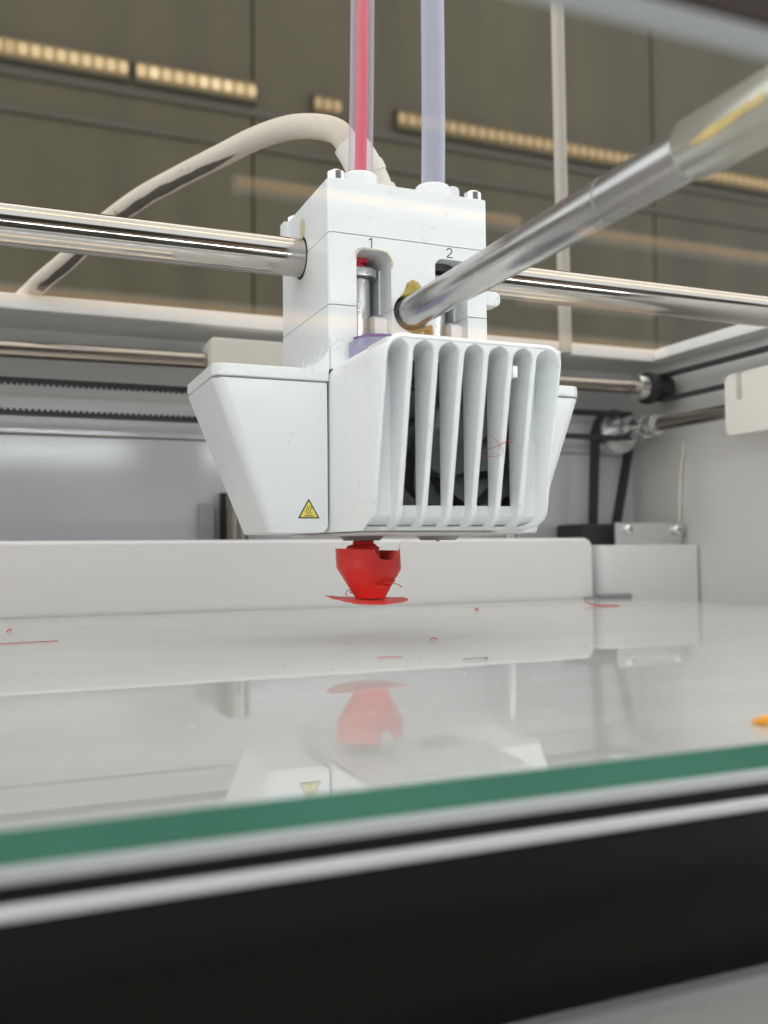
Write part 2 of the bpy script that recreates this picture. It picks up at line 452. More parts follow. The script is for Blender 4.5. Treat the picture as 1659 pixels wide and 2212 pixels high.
# ================================================================== DOOR GLASS
tag(MB().box(-200, 240, -166.6, -166.0, -138, 60).build('door_pane', M['pane'], smooth=0),
    'clear glass door pane in front of everything', 'glass door')

# ================================================================== LED STRIP under the front beam (inside)
led = thing('led_strip', (0, -153.5, 74), 'row of white lamps inside the front beam mirrored on the rear panel', 'led strip')
MB().box(-190, 232, -153.9, -152.6, 75, 84).build('circuit_strip', M['beam'], led)
base = None
for k in range(26):
    x = -92 + 13.0 * k
    if x > 226: continue
    if base is None:
        base = MB().prism([(-152.5, 81.5), (-152.5, 76.5), (-151.6, 76.0), (-149.4, 79.0), (-150.2, 81.5)], 'x', x - 1.9, x + 1.9).build('led', M['led'], led, smooth=0); bx0 = x
    else: dup(base, led, (x - bx0, 0, 0))

# ================================================================== BED
bed = thing('heated_bed', (45, 10, -34), 'grey aluminium bed plate and black skirt under the glass', 'print bed')
MB().box(-112, 202, -128.6, 148, -29.2, -28.15).build('bed_plate', M['bedmetal'], bed, bevel=0.2)
MB().box(-112, 202, -128.4, 148, -29.7, -29.25).build('bed_frame', M['palegrey'], bed, bevel=0.15)
MB().box(-112, 202, -128.2, 146, -31.4, -29.75).build('shaded_gap_fill', M['darkgap'], bed)  # black strip filling the open gap, its shade given as colour
MB().box(-115, 205, -128.7, 148, -32.9, -31.45).build('carrier_plate', M['bedpanel'], bed, bevel=0.3)
MB().box(-115, 205, -128.6, -126.5, -53, -32.95).build('skirt', M['darkgap'], bed, bevel=0.3)
g = MB().box(-110, 201, -127.8, 147.5, -28.1, -25.0)
g.mi = [1] * 6; g.mi[1] = 0
glass = g.build('glass_plate', [M['glasstop'], M['glassedge']], bevel=0.0)
glass.data.shade_flat()
tag(glass, 'clear glass build plate with green front edge mirroring the print head', 'glass plate')

# white upright panel behind the glass
pan = MB().prism(rrect(-200, 182, -60, 3.2, 5, 6, (0, 0, 1, 0)), 'y', 148.6, 158)
tag(pan.build('bed_back_panel', M['bedpanel'], bevel=1.6, segs=4),
    'long white upright panel with rounded corner behind the glass plate', 'panel')
bx = thing('motor_cover', (218, 165, -60), 'white box-shaped cover in the rear right corner', 'cover')
MB().prism(rrect(188.5, 246.5, 152, 172, 6, 5, (1, 0, 0, 0)), 'z', -60, -0.3).build('box_shell', M['bedpanel'], bx, bevel=0.4)
clip = thing('bed_clip', (192, 150, -25), 'dark flat metal clip on the far right edge of the glass', 'clip')
MB().box(175, 182, 144.5, 147.4, -24.95, -24.3).build('tongue', M['nozzle'], clip, bevel=0.2)
MB().box(182, 200, 143.5, 148.2, -24.95, -23.2).build('clamp', M['nozzle'], clip, bevel=0.4)

# ================================================================== MOTION SYSTEM
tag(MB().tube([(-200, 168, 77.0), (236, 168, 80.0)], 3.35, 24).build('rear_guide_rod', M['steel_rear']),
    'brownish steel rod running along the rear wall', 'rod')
tag(MB().prism(rrect(3.6, 41.6, 70, 86.6, 1.5, 3), 'y', 158, 176).build('slider_block', M['cream'], bevel=0.8),
    'cream slider block on the rear rod left of the head', 'slider block')
tag(MB().tube([(-190, 23.1, 79.1), (232, 23.1, 79.1)], 5.2, 48).build('cross_rod', M['steel']),
    'polished steel rod crossing left to right through the head', 'rod')
yr = thing('lengthwise_rod', (22.6, 0, 56), 'polished steel rod slanting towards the viewer out of the head front', 'rod')
MB().tube([(22.6, -134, 60.6), (22.6, 162, 60.6)], 4.12, 48).build('shaft', M['satin'], yr)
MB().lathe([(4.17, -0.2), (4.17, 0.2)], (22.6, -85.3, 60.6), 40, 'y').build('groove_ring', M['seam'], yr)
MB().lathe([(4.3, 0), (4.75, -0.7), (4.75, -30)], (22.6, -105.9, 60.6), 40, 'y').build('bearing_sleeve', M['collar'], yr)
refl = MB(); rr_ = []  # yellow lamp reflection on the sleeve, modelled as a tinted patch
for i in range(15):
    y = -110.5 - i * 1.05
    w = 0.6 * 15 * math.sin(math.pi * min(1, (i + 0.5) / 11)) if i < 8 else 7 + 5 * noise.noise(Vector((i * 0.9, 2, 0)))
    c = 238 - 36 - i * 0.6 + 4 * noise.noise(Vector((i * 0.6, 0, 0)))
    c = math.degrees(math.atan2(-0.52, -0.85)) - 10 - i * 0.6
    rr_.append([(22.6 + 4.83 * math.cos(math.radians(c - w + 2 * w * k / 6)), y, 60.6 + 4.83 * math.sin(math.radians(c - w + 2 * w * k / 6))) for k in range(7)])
refl.loft(rr_, close=False, cap0=False, cap1=False).build('lamp_reflection', mat('painted_reflection', (0.44, 0.33, 0.13), 0.25, var=0.4, vscale=300), yr)
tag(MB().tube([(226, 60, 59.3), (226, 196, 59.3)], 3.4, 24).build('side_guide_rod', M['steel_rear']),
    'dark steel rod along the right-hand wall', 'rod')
blk = thing('side_slider_block', (226, 84, 47), 'white rounded block with a notch at the right edge', 'slider block')
b = MB().prism(rrect(62, 101.5, 47, 74, 3.5, 5), 'x', 219, 233).build('block_body', M['cream'], blk, bevel=0.8)
cut(b, MB().box(215, 236, 91, 94.2, 62, 80).build('cutter', M['cream'], blk))
MB().box(226, 232, 91.2, 94, 60.5, 73).build('notch_pin', M['alu'], blk, bevel=0.3)

def belt(name, y0, y1, runs, x0, x1, axis, label):
    t = thing(name, ((x0 + x1) / 2, (y0 + y1) / 2, min(r[0] for r in runs)), label, 'belt')
    for (z0, z1, side) in runs:
        q = MB(); te = MB()
        if axis == 'x':
            q.box(x0, x1, y0, y1, z0, z1)
            n = int((x1 - x0) / 2.3)
            for k in range(n):
                xx = x0 + 2.3 * k
                if side < 0: te.box(xx, xx + 1.2, y0, y1, z0 - 0.75, z0 - 0.001)
                else: te.box(xx, xx + 1.2, y0, y1, z1 + 0.001, z1 + 0.75)
        else:
            q.box(x0, x1, y0, y1, z0, z1)
        q.build('belt_run', M['black'], t)
        if te.v:
            o = te.build('teeth', M['black'], t, smooth=0); o['kind'] = 'stuff'
    return t
belt('rear_belt', 175, 181, ((66.9, 68.3, -1), (53.8, 55.2, 1)), -198, 226, 'x', 'black toothed belt loop running along the rear wall')
belt('side_belt', 50, 168, ((85.4, 86.8, 0), (73.0, 74.4, 0)), 235, 241, 'y', 'black belt loop along the right-hand wall under the beam')

pul = thing('drive_pulley', (226, 190, 48), 'grey toothed pulley wheel on the rear right rod end', 'pulley')
MB().lathe([(4, -9), (7, -8.9), (7, -1.2), (11.4, -1), (11.4, 7), (4, 7.1)], (226, 186, 59.3), 40, 'y').build('wheel', M['alu'], pul, bevel=0.2)
MB().lathe([(3.5, -3), (5.8, -2.8), (5.8, 5), (3.5, 5.2)], (226, 166, 59.3), 32, 'y').build('collar_ring', M['chrome'], pul, bevel=0.2)
MB().lathe([(3.5, -3), (5.0, -2.8), (5.0, 3), (3.5, 3.2)], (226, 158, 59.3), 32, 'y').build('collar_ring', M['chrome'], pul, bevel=0.2)
pl2 = thing('belt_pulley', (238, 168, 72), 'dark belt pulley at the right end of the rear rod', 'pulley')
MB().lathe([(3.5, -5), (6.6, -4.9), (6.6, 4.9), (3.5, 5)], (238, 168, 79.9), 32, 'x').build('wheel', M['black'], pl2, bevel=0.2)
MB().lathe([(3.5, -3), (6.2, -2.8), (6.2, 3), (3.5, 3.2)], (225.5, 168, 79.9), 32, 'x').build('collar_ring', M['chrome'], pl2, bevel=0.2)
MB().lathe([(3.5, -2), (8.2, -1.8), (8.2, 1.8), (3.5, 2)], (231, 168, 79.9), 32, 'x').build('flange', M['black'], pl2, bevel=0.2)

mb_ = thing('motor_belt', (217, 190, 8), 'black belt loop dropping from the pulley to the motor', 'belt')
def strap(a, b, w0, w1, th):
    a, b = Vector(a), Vector(b); d = (b - a).normalized(); n = Vector((-d.z, 0, d.x)) * th / 2
    vs = []
    for p in (a, b):
        for y in (w0, w1):
            vs += [tuple(Vector((p.x, y, p.z)) + n), tuple(Vector((p.x, y, p.z)) - n)]
    return MB().add(vs, [(0, 1, 3, 2), (4, 6, 7, 5), (0, 4, 5, 1), (2, 3, 7, 6), (0, 2, 6, 4), (1, 5, 7, 3)])
strap((214.2, 0, 60), (211.5, 0, 4), 188, 194, 2.0).build('belt_run', M['black'], mb_)
strap((237.5, 0, 60), (225.0, 0, 4), 188, 194, 2.0).build('belt_run', M['black'], mb_)
arc = [(226 + 12.2 * math.cos(math.radians(a)), 59.3 + 12.2 * math.sin(math.radians(a))) for a in range(0, 181, 12)]
arc2 = [(226 + 11.5 * math.cos(math.radians(a)), 59.3 + 11.5 * math.sin(math.radians(a))) for a in range(180, -1, -12)]
MB().prism(arc + arc2, 'y', 188, 194).build('belt_arc', M['black'], mb_)
mo = thing('stepper_motor', (205, 180, -30), 'black motor block half hidden behind the white panel', 'motor')
MB().box(193, 224, 173, 198, -30, 10.6).build('motor_body', M['black'], mo, bevel=2.0)
MB().box(205.5, 247.0, 163.0, 165, -14, 11.0).build('mounting_plate', M['alu'], mo, bevel=0.8)
for x in (213.0, 243.0):
    s_ = MB().lathe([(3.0, 0.0), (3.0, -1.6), (2.2, -2.6)], (x, 162.9, 7.3), 20, 'y').build('screw', M['chrome'], mo, bevel=0.25)
    MB().lathe([(1.2, -2.55), (1.2, -2.75)], (x, 162.9, 7.3), 6, 'y').build('socket', M['seam'], s_)

for x, r, lab in ((22.5, 5, 'steel upright rod showing beneath the left side cover'), (162.5, 3.2, 'bright steel upright rod hidden behind the head, mirrored in the glass')):
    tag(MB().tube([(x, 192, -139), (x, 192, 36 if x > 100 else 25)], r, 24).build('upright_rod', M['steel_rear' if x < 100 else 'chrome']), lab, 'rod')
tag(MB().box(17.0, 20.8, 199, 204, -60, 25).build('wall_slot', M['black']), 'narrow black upright slot in the rear panel beside the head', 'slot')
tag(MB().box(7, 14, 200, 204, -60, 20).build('wall_plate', M['greyplastic'], bevel=0.5), 'narrow grey upright plate on the rear panel left of the black slot', 'plate')
q = thing('wall_fastener', (47, 200, 84), 'small metal fastener on the rear wall above the rear rod', 'bolt')
xx = -6.0
MB().lathe([(2.4, 0), (2.4, -4)], (xx, YW - 0.5, 88.5), 6, 'y').build('hex_nut', M['alu'], q, bevel=0.3)
MB().box(xx - 3.6, xx + 3.6, YW - 3, YW - 0.6, 83.5, 87.2).build('bracket', M['alu'], q, bevel=0.3)

wire = spline([(246.4, 165.4, 9), (246.4, 164.6, 20), (246.4, 163.8, 33), (246.4, 161.4, 45), (246.4, 160.2, 52)], 8)
wire = [p + Vector((0, noise.noise(p * 0.35) * 0.7, 0)) for p in wire]
tag(MB().tube(wire, 0.9, 10).build('white_cord', M['cream']), 'thin twisted white cord hanging on the right-hand wall', 'cord')
tag(MB().tube([(169.3, 150, 90), (168.2, 150, 180), (167.6, 150, 290)], 3.0, 20).build('upright_tube', M['dulltube']),
    'pale grey upright tube standing behind the slanting rod', 'tube')

# ================================================================== PRINT HEAD
HX = 45.3
head = thing('print_head', (22.6, 8, 1.6), 'white dual extruder print head with finned fan shroud above the glass', 'print head')

def block(z0, z1, name):
    return MB().prism(rrect(0, HX, 0, 42, 1.3, 4), 'z', z0, z1).build(name, M['white'], head, bevel=0.16, segs=2, bang=60)
cap = block(79.35, 93.2, 'cap_block')
mid = block(60.95, 79.2, 'middle_block')
low = block(44.5, 60.8, 'lower_block')
MB().box(0.5, HX - 0.5, 0.5, 41.5, 60.7, 79.5).prism([(0.5, 0.5), (0.6, 0.5), (0.6, 0.6)], 'z', 60.7, 60.75)
# openings for the two print cores, front to 17 mm deep
for x0, x1 in ((7.4, 17.0), (29.5, 39.0)):
    ct = lambda: MB().prism(rrect(x0, x1, 40, 75.7, 2.3, 6, (0, 0, 1, 1)), 'y', -3, 17.5).build('cutter', M['white'], head)
    cut(mid, ct()); cut(low, ct())
# bore of the rod in front, bore on the sides
for o in (mid, low):
    cut(o, MB().lathe([(5.0, 0), (5.0, 60)], (22.6, -4, 60.6), 40, 'y').build('cutter', M['white'], head))
for o in (mid, cap):
    cut(o, MB().lathe([(5.75, 0), (5.75, 60)], (-5, 23.1, 79.1), 40, 'x').build('cutter', M['white'], head))
MB().lathe([(5.05, 0.4), (5.05, 4), (4.15, 4), (4.15, 0.5)], (22.6, 0, 60.6), 40, 'y', caps=False).build('felt_ring', M['felt'], head)
MB().lathe([(5.8, 0.25), (5.8, 5), (5.25, 5), (5.25, 0.25)], (0, 23.1, 79.1), 40, 'x', caps=False).build('felt_ring', M['felt'], head)
# inner ledges in the openings
for x0, x1 in ((7.4, 17.0), (29.5, 39.0)):
    MB().prism([(2.6, 45), (17.3, 45), (17.3, 60.9), (4.4, 59.9), (2.6, 58.9)], 'x', x1 - 3.6, x1 - 0.05).build('inner_ledge', M['white'], head, bevel=0.25)
    MB().box(x1 - 0.7, x1 - 0.06, 7, 17.3, 61.0, 73.0).build('inner_rib', M['white'], head, bevel=0.4)

# print cores
for k, cx in enumerate((11.4, 33.5)):
    pc = MB().lathe([(3.0, 0), (3.0, 25.0), (2.5, 25.4)], (cx, 9, 45), 32).build('print_core', M['alu'], head)
    MB().lathe([(2.0, 0), (4.75, 0.1), (4.75, 2.3), (2.0, 2.4)], (cx, 9, 70.4), 36).build('flange', M['alu'], pc, bevel=0.2)
    if k == 0:
        MB().lathe([(1.45, 0), (1.45, 2.3)], (cx, 9, 72.6), 20).build('filament_stub', M['redfil'], pc)
        MB().lathe([(2.3, 0), (2.3, 1.4)], (cx, 9, 74.6), 20).build('filament_bulge', M['redfil'], pc)
    else:
        MB().lathe([(2.5, 0), (5.2, 0.1), (5.2, 2.2), (2.5, 2.3)], (cx, 9, 73.6), 36).build('dark_washer', M['black'], pc, bevel=0.2)
    MB().lathe([(4.9, 0), (6.1, 1.3), (6.1, 2.0)], (cx + 0.1, 8.5, 1.6), 10).build('nozzle_cover', M['nozzle'], pc)
# tiny red rest under the second nozzle
MB().lathe([(0.15, -0.35), (0.7, 0.0)], (33.4, 8.3, 1.55), 10).build('red_residue', M['scrapred'], head)

# violet film tab left of the shroud
MB().prism([(5.0, 42), (5.0, 51.2), (6.5, 52.2), (9.5, 53.1), (14, 53.4), (17, 53.4), (17, 42)], 'y', -1.4, -0.5).build('violet_tab', M['purple'], head)
MB().prism([(6.3, 52.25), (9.5, 53.15), (14, 53.45), (17, 53.45), (17, 54.0), (13.6, 54.1), (9.2, 53.65), (6.2, 52.6)], 'y', -1.6, -0.4).build('violet_edge', mat('violet_plastic', (0.18, 0.08, 0.25), 0.4), head)

# cap screws
def screw(x, y, z, r=2.35, h=2.7):
    s_ = MB().lathe([(r, 0), (r, h - 0.35), (r - 0.35, h)], (x, y, z), 28).build('cap_screw', M['chrome'], head)
    MB().lathe([(1.2, 0), (1.2, 0.05)], (x, y, z + h), 6).build('hex_socket', M['seam'], s_)
screw(3.2, 3.2, 93.25); screw(42.6, 3.2, 93.25); screw(3.2, 38.5, 93.25)
# tube collars
for cx in (11.9, 33.4):
    MB().lathe([(5.0, 0), (5.0, 4.2), (4.5, 5.0), (3.4, 5.15)], (cx, 9, 93.2), 40).build('tube_collar', M['white'], head, bevel=0.1)
MB().prism(rrect(37.0, 40.4, 93.2, 98.6, 1.3, 4, (0, 0, 1, 1)), 'y', 6.5, 11).build('collar_latch', M['white'], head, bevel=0.3)
# small tab at the back of the cap
MB().box(-0.9, 2.0, 36.5, 40.5, 86, 93.8).build('rear_tab', M['white'], head, bevel=0.3)
# lever knob on the right
MB().prism(rrect(44.9, 50.0, 65.0, 69.0, 1.5, 5, (0, 1, 1, 0)), 'y', 1.5, 6.5).build('lever_knob', M['white'], head, bevel=0.5)

# side covers with rim and gussets
def sidecover(sign):
    X = (lambda x: x) if sign < 0 else (lambda x: HX - x)
    def ring(z, t):
        xl = -29.2 + 13.9 * t; yb = 34.4 - 6.2 * t
        # round the front-left edge
        r = 3.2; pts = [(-0.5, 0.15), (xl + r, 0.15)]
        for k in range(1, 7):
            a = math.radians(270 - 90 * k / 6); pts.append((xl + r + r * math.cos(a), 0.15 + r + r * math.sin(a)))
        pts += [(xl, yb - 2), (xl + 1.2, yb), (-0.5, yb)]
        return [(X(p[0]), p[1], z) for p in pts]
    rings = [ring(3.4 + 37.5 * (1 - i / 8), i / 8) for i in range(9)]
    # lower right corner cut (rounded) on the last rings
    o = MB().loft(rings).build('side_cover', M['cover'], head, bevel=0.35, segs=2, bang=50)
    r = 2.6
    pts = [(0.6, 0.0), (0.6, 3.4 + r)]
    for k in range(0, 7):
        a = math.radians(90 * k / 6); pts.append((-0.5 - r + r * math.cos(math.radians(-90 * k / 6)), 3.4 + r + r * math.sin(math.radians(-90 * k / 6))))
    pts.append((-0.5 - r, 0.0))
    if sign > 0: pts = [(HX - p[0], p[1]) for p in pts]
    cut(o, MB().prism(pts, 'y', -2, 40).build('cutter', M['cover'], head))
    # dark shadow gap, then the rim
    MB().prism([(X(-28.4), 0.7), (X(-28.4), 33), (X(-0.5), 33), (X(-0.5), 0.7)], 'z', 40.7, 41.4).build('rim_gap', M['seam'], head)
    rp = [(-0.05, 0.0), (-26.2, 0.0)]
    for k in range(1, 7):
        a = math.radians(270 - 90 * k / 6); rp.append((-26.2 + 3.0 * math.cos(a), 3.0 + 3.0 * math.sin(a)))
    rp += [(-29.2, 33), (-28, 35), (-0.05, 35)]
    rr = MB().prism([(X(p[0]), p[1]) for p in rp], 'z', 41.25, 44.3).build('cover_rim', M['white'], o, bevel=0.4, segs=3, bang=50)
    # gussets: concave fillets from the rim up the body side
    R = 7.2
    for k, (y0, y1) in enumerate(((0.02, 2.0), (6.0, 7.0), (11.0, 12.0), (16.0, 17.0), (21.0, 22.0))):
        gp = [(-0.02, 44.0)]
        gp += [(-0.02 - R + R * math.cos(math.radians(a)) , 44.3 + R - R * math.sin(math.radians(a))) for a in range(0, 91, 9)]
        gp.append((-R, 44.0))
        MB().prism([(X(p[0]), p[1]) for p in gp], 'y', y0, y1).build('gusset', M['white'], head, bevel=0.0)
    return o
lc = sidecover(-1)
rc = sidecover(1)

# warning sticker on the left cover
def sticker(o, x0, z0, w, h, y):
    def tri(k, yy, name, mt, parent, th=0.05):
        cx, cz = x0 + w / 2, z0 + h / 3
        pts = [(x0, z0), (x0 + w, z0), (x0 + w / 2, z0 + h)]
        out = []
        r = 0.42 * k
        for i in range(3):
            p, a, b_ = Vector(pts[i]), Vector(pts[i - 1]), Vector(pts[(i + 1) % 3])
            u, v = (a - p).normalized(), (b_ - p).normalized()
            c1, c2 = p + u * r, p + v * r
            for t in (0, .25, .5, .75, 1):
                q_ = (1 - t) ** 2 * c1 + 2 * t * (1 - t) * p + t * t * c2
                out.append((cx + (q_.x - cx) * k, cz + (q_.y - cz) * k))
        return MB().prism(out, 'y', yy - th, yy).build(name, mt, parent, smooth=0)
    st = tri(1.0, y, 'warning_sticker', M['ink'], o)
    tri(0.80, y - 0.055, 'yellow_field', M['yellow'], o, 0.03)
    cx = x0 + w / 2
    MB().box(cx - 1.15, cx + 1.15, y - 0.12, y - 0.09, z0 + 0.52, z0 + 0.76).build('symbol_bar', M['ink'], o)
    for d in (-0.52, 0.0, 0.52):
        pth = []
        for i in range(13):
            t = i / 12
            pth.append((cx + d - 0.02 + 0.20 * math.sin(-t * 2 * math.pi + 0.9), z0 + 1.02 + t * 2.0))
        L_, R_ = [], []
        for i, p in enumerate(pth):
            L_.append((p[0] - 0.085, p[1])); R_.append((p[0] + 0.085, p[1]))
        mbk = MB()
        for i in range(12):
            mbk.prism([L_[i], R_[i], R_[i + 1], L_[i + 1]], 'y', y - 0.12, y - 0.09)
        mbk.build('symbol_wave', M['ink'], o, smooth=0)
    return st
sticker(lc, -8.45, 7.05, 5.7, 4.95, 0.145)

# numerals, drawn as strokes
def numeral(strokes, x, z, h):
    q = MB()
    for st_ in strokes:
        for i in range(len(st_) - 1):
            a_, b_ = Vector(st_[i]), Vector(st_[i + 1]); d = (b_ - a_).normalized(); nn = Vector((-d.y, d.x)) * 0.058
            e = d * 0.03
            pts = [a_ - e + nn, a_ - e - nn, b_ + e - nn, b_ + e + nn]
            q.prism([(x + p.x * h, z + p.y * h) for p in pts], 'y', -0.035 - 0.001 * i, -0.004)
    return q.build('numeral', M['ink'], head, smooth=0)
numeral([[(-0.22, 0.78), (0.06, 0.98), (0.06, 0.0)]], 11.45, 76.35, 2.5)
two = [(0.30 * math.cos(math.radians(a)), 0.70 + 0.28 * math.sin(math.radians(a))) for a in range(165, -41, -20)] + [(-0.30, 0.02), (0.34, 0.02)]
numeral([two], 33.75, 76.25, 2.5)

# fan shroud -------------------------------------------------------
def yf(z):
    if z >= 9.6: return -26.95 - 0.2 * z
    t = (9.6 - z) / 6.0; t = max(0, min(1, t))
    return -28.87 + 6.8 * (1 - math.sqrt(max(0.0, 1 - t * t)))
def yb(z): return 2.8 - 0.045 * z if z < 41 else 2.8 - 0.045 * z - (max(0, z - 42) ** 2) * 0.20
sh = None
def outline(d):
    """rounded outline in x,z with inset d"""
    pts = []
    x0, x1, z0, z1 = 0.0 + d, HX - 0.3 - d, 3.6 + d, 46.1 - d
    rt, rb = 4.2 - d * 0.6, 4.0 - d * 0.6
    zs = [z0 + (z1 - rt - z0) * k / 14 for k in range(15)]
    left = [(x0, z) for z in zs[::-1]]
    for k in range(0, 9):                       # bottom: left corner square, right corner rounded
        pass
    bottom = [(x0 + (x1 - rb - x0) * k / 8, z0) for k in range(1, 9)]
    cr = [(x1 - rb + rb * math.cos(math.radians(-90 + 90 * k / 7)), z0 + rb + rb * math.sin(math.radians(-90 + 90 * k / 7))) for k in range(1, 8)]
    rs = [(x1, z0 + rb + (z1 - rt - z0 - rb) * k / 12) for k in range(1, 13)]
    tr = [(x1 - rt + rt * math.cos(math.radians(90 * k / 7)), z1 - rt + rt * math.sin(math.radians(90 * k / 7))) for k in range(1, 8)]
    top = [(x1 - rt + (x0 + rt - x1 + rt) * k / 10, z1) for k in range(1, 11)]
    tl = [(x0 + rt + rt * math.cos(math.radians(90 + 90 * k / 7)), z1 - rt + rt * math.sin(math.radians(90 + 90 * k / 7))) for k in range(1, 8)]
    return left + bottom + cr + rs + tr + top + tl[:-1]
oo, oi = outline(0.0), outline(1.15)
rings = []
rings.append([(p[0], yb(p[1]), p[1]) for p in oi])
rings.append([(p[0], yb(p[1]), p[1]) for p in oo])
for t in (0.25, 0.5, 0.75, 0.94):
    rings.append([(p[0], yb(p[1]) + (yf(p[1]) + 0.5 - yb(p[1])) * t / 0.94, p[1]) for p in oo])
mid_r = [((a[0] * 0.75 + b_[0] * 0.25), yf(a[1]) + 0.12, (a[1] * 0.75 + b_[1] * 0.25)) for a, b_ in zip(oo, oi)]
rings.append(mid_r)
rings.append([((a[0] * 0.35 + b_[0] * 0.65), yf(a[1]), (a[1] * 0.35 + b_[1] * 0.65)) for a, b_ in zip(oo, oi)])
rings.append([(b_[0], yf(a[1]) + 0.45, b_[1]) for a, b_ in zip(oo, oi)])
rings.append([(b_[0], -24.0 if b_[1] > 8 else -18.0, b_[1]) for b_ in oi])
rings.append([(p[0], yb(p[1]), p[1]) for p in oi])
shell = MB().loft(rings, cap0=False, cap1=False).build('fan_shroud', M['white_fin'], head, smooth=50)

FIN = [6.5, 12.65, 18.9, 25.1, 31.4, 37.55]
def fin(side=0):
    """one grille bar; its top flares out to the arch of the neighbouring slots"""
    zs = [4.1, 4.6, 5.2, 6.0, 7.0, 8.2, 9.6, 14, 20, 26, 32, 38, 41.2, 42.6, 43.4, 44.0, 44.45, 44.75, 45.0]
    rings = []
    for z in zs:
        w = 0.66
        if z > 42.4:
            t = (z - 42.4) / 2.4; t = min(1, t)
            w = 0.66 + 2.45 * (1 - math.sqrt(max(0, 1 - t * t)))
        wl = w if side <= 0 else 0.66; wr = w if side >= 0 else 0.66
        f = yf(z); bk = -24.9 if z > 9.3 else max(-24.9, f + 4.2)
        rings.append([(-wl, f + 0.45, z), (-wl + 0.32, f + 0.06, z), (wr - 0.32, f + 0.06, z), (wr, f + 0.45, z), (wr, bk, z), (-wl, bk, z)])
    return MB().loft(rings)
fb = fin().build('grille_bar', M['white_fin'], shell, smooth=18)
first = True
for x in FIN:
    if first: fb.location = Vector((x, 0, 0)) * S; first = False; continue
    c = fb.copy(); C.objects.link(c); c.parent = shell; c.location = Vector((x, 0, 0)) * S
# half arches at both ends
for x, sgn in ((0.6, 1), (HX - 0.9, -1)):
    zs = [41.2, 42.4, 43.0, 43.6, 44.1, 44.5, 44.75, 45.0]
    rings = []
    for z in zs:
        t = max(0, min(1, (z - 42.0) / 2.8)); w = 0.45 + 2.6 * (1 - math.sqrt(max(0, 1 - t * t)))
        f = yf(z)
        rings.append([(x, f + 0.12, z), (x + sgn * w, f + 0.3, z), (x + sgn * w, -24.9, z), (x, -24.9, z)])
    MB().loft(rings).build('grille_arch', M['white_fin'], shell, smooth=50)
# back plate with the fan opening
bp = MB().box(1.0, HX - 1.3, -24.9, -23.8, 7.0, 45.2).build('back_plate', M['white_fin'], shell)
cut(bp, MB().prism(rrect(7.0, 37.2, 9.3, 42.9, 3.0, 6, (0, 0, 1, 1)), 'y', -30, -20).build('cutter', M['white_fin'], shell))
fl = [(-24.9, 7.02), (-24.5, 6.3), (-23.6, 5.6), (-22.2, 5.0), (-20.5, 4.8), (-20.5, 5.4), (-22.0, 5.8), (-23.0, 6.3), (-23.8, 7.02)]
MB().prism(fl, 'x', 1.0, HX - 1.3).build('recess_floor', M['white_fin'], shell)
MB().box(35.0, 43.2, -21.0, -15, 3.05, 3.7).build('bottom_tab', M['white_fin'], shell, bevel=0.2)
MB().box(32.0, 33.3, -35.0, -30.0, 38.2, 41.0).build('clip_peg', M['white_fin'], shell, bevel=0.3)

# fan behind the grille
fan = MB().prism(rrect(4.2, 41.0, 6.5, 43.5, 2.5, 4), 'y', -22.6, -17.0).build('cooling_fan', M['fan'], head, bevel=0.2)
cut(fan, MB().lathe([(17.2, -30), (17.2, -12)], (22.6, 0, 25.0), 48, 'y').build('cutter', M['fan'], head))
for hx in (7.7, 37.5):
    for hz in (10.0, 40.0):
        cut(fan, MB().lathe([(1.9, -26), (1.9, -12)], (hx, 0, hz), 20, 'y').build('cutter', M['fan'], head))
MB().box(3, 42, -16.5, -16.0, 5, 45).build('fan_backing', M['black'], head)
MB().lathe([(8.6, 0), (8.6, 4.5), (7.8, 5.0)], (22.6, -17.2, 25.0), 40, 'y').build('fan_hub', M['fan_blade'], fan)
o = MB().lathe([(8.4, 0.0), (8.4, -3.8), (7.6, -4.3)], (22.6, -17.4, 25.0), 40, 'y').build('fan_hub_face', M['fan_blade'], fan)
bl = []
for k in range(7):
    a0 = 2 * math.pi * k / 7
    pts = []
    for i in range(7):
        r = 8.2 + (16.6 - 8.2) * i / 6; a = a0 + 0.10 * i
        pts.append((22.6 + r * math.cos(a), -20.6, 25 + r * math.sin(a)))
    pts2 = []
    for i in range(7):
        r = 8.2 + (16.6 - 8.2) * i / 6; a = a0 + 0.62 + 0.12 * i
        pts2.append((22.6 + r * math.cos(a), -17.6, 25 + r * math.sin(a)))
    q = MB(); n = 7
    th = lambda P, d: [(p[0], p[1] + d, p[2]) for p in P]
    vs = pts + pts2 + th(pts, 0.5) + th(pts2, 0.5); fs = []
    for i in range(n - 1):
        fs += [(i, i + 1, n + i + 1, n + i), (2 * n + i, 3 * n + i, 3 * n + i + 1, 2 * n + i + 1),
               (i, 2 * n + i, 2 * n + i + 1, i + 1), (n + i, n + i + 1, 3 * n + i + 1, 3 * n + i)]
    fs += [(0, n, 3 * n, 2 * n), (n - 1, 3 * n - 1, 4 * n - 1, 2 * n - 1)]
    q.add(vs, fs).build('fan_blade', M['fan_blade'], fan)
# base plate under everything
MB().prism(rrect(1.5, HX - 1.5, -19, 40, 2, 4), 'z', 2.75, 3.45).build('base_plate', M['palegrey'], head, bevel=0.15)
MB().box(1.3, HX - 1.6, -15, 38, 3.6, 44).build('inner_body', M['cream'], head)

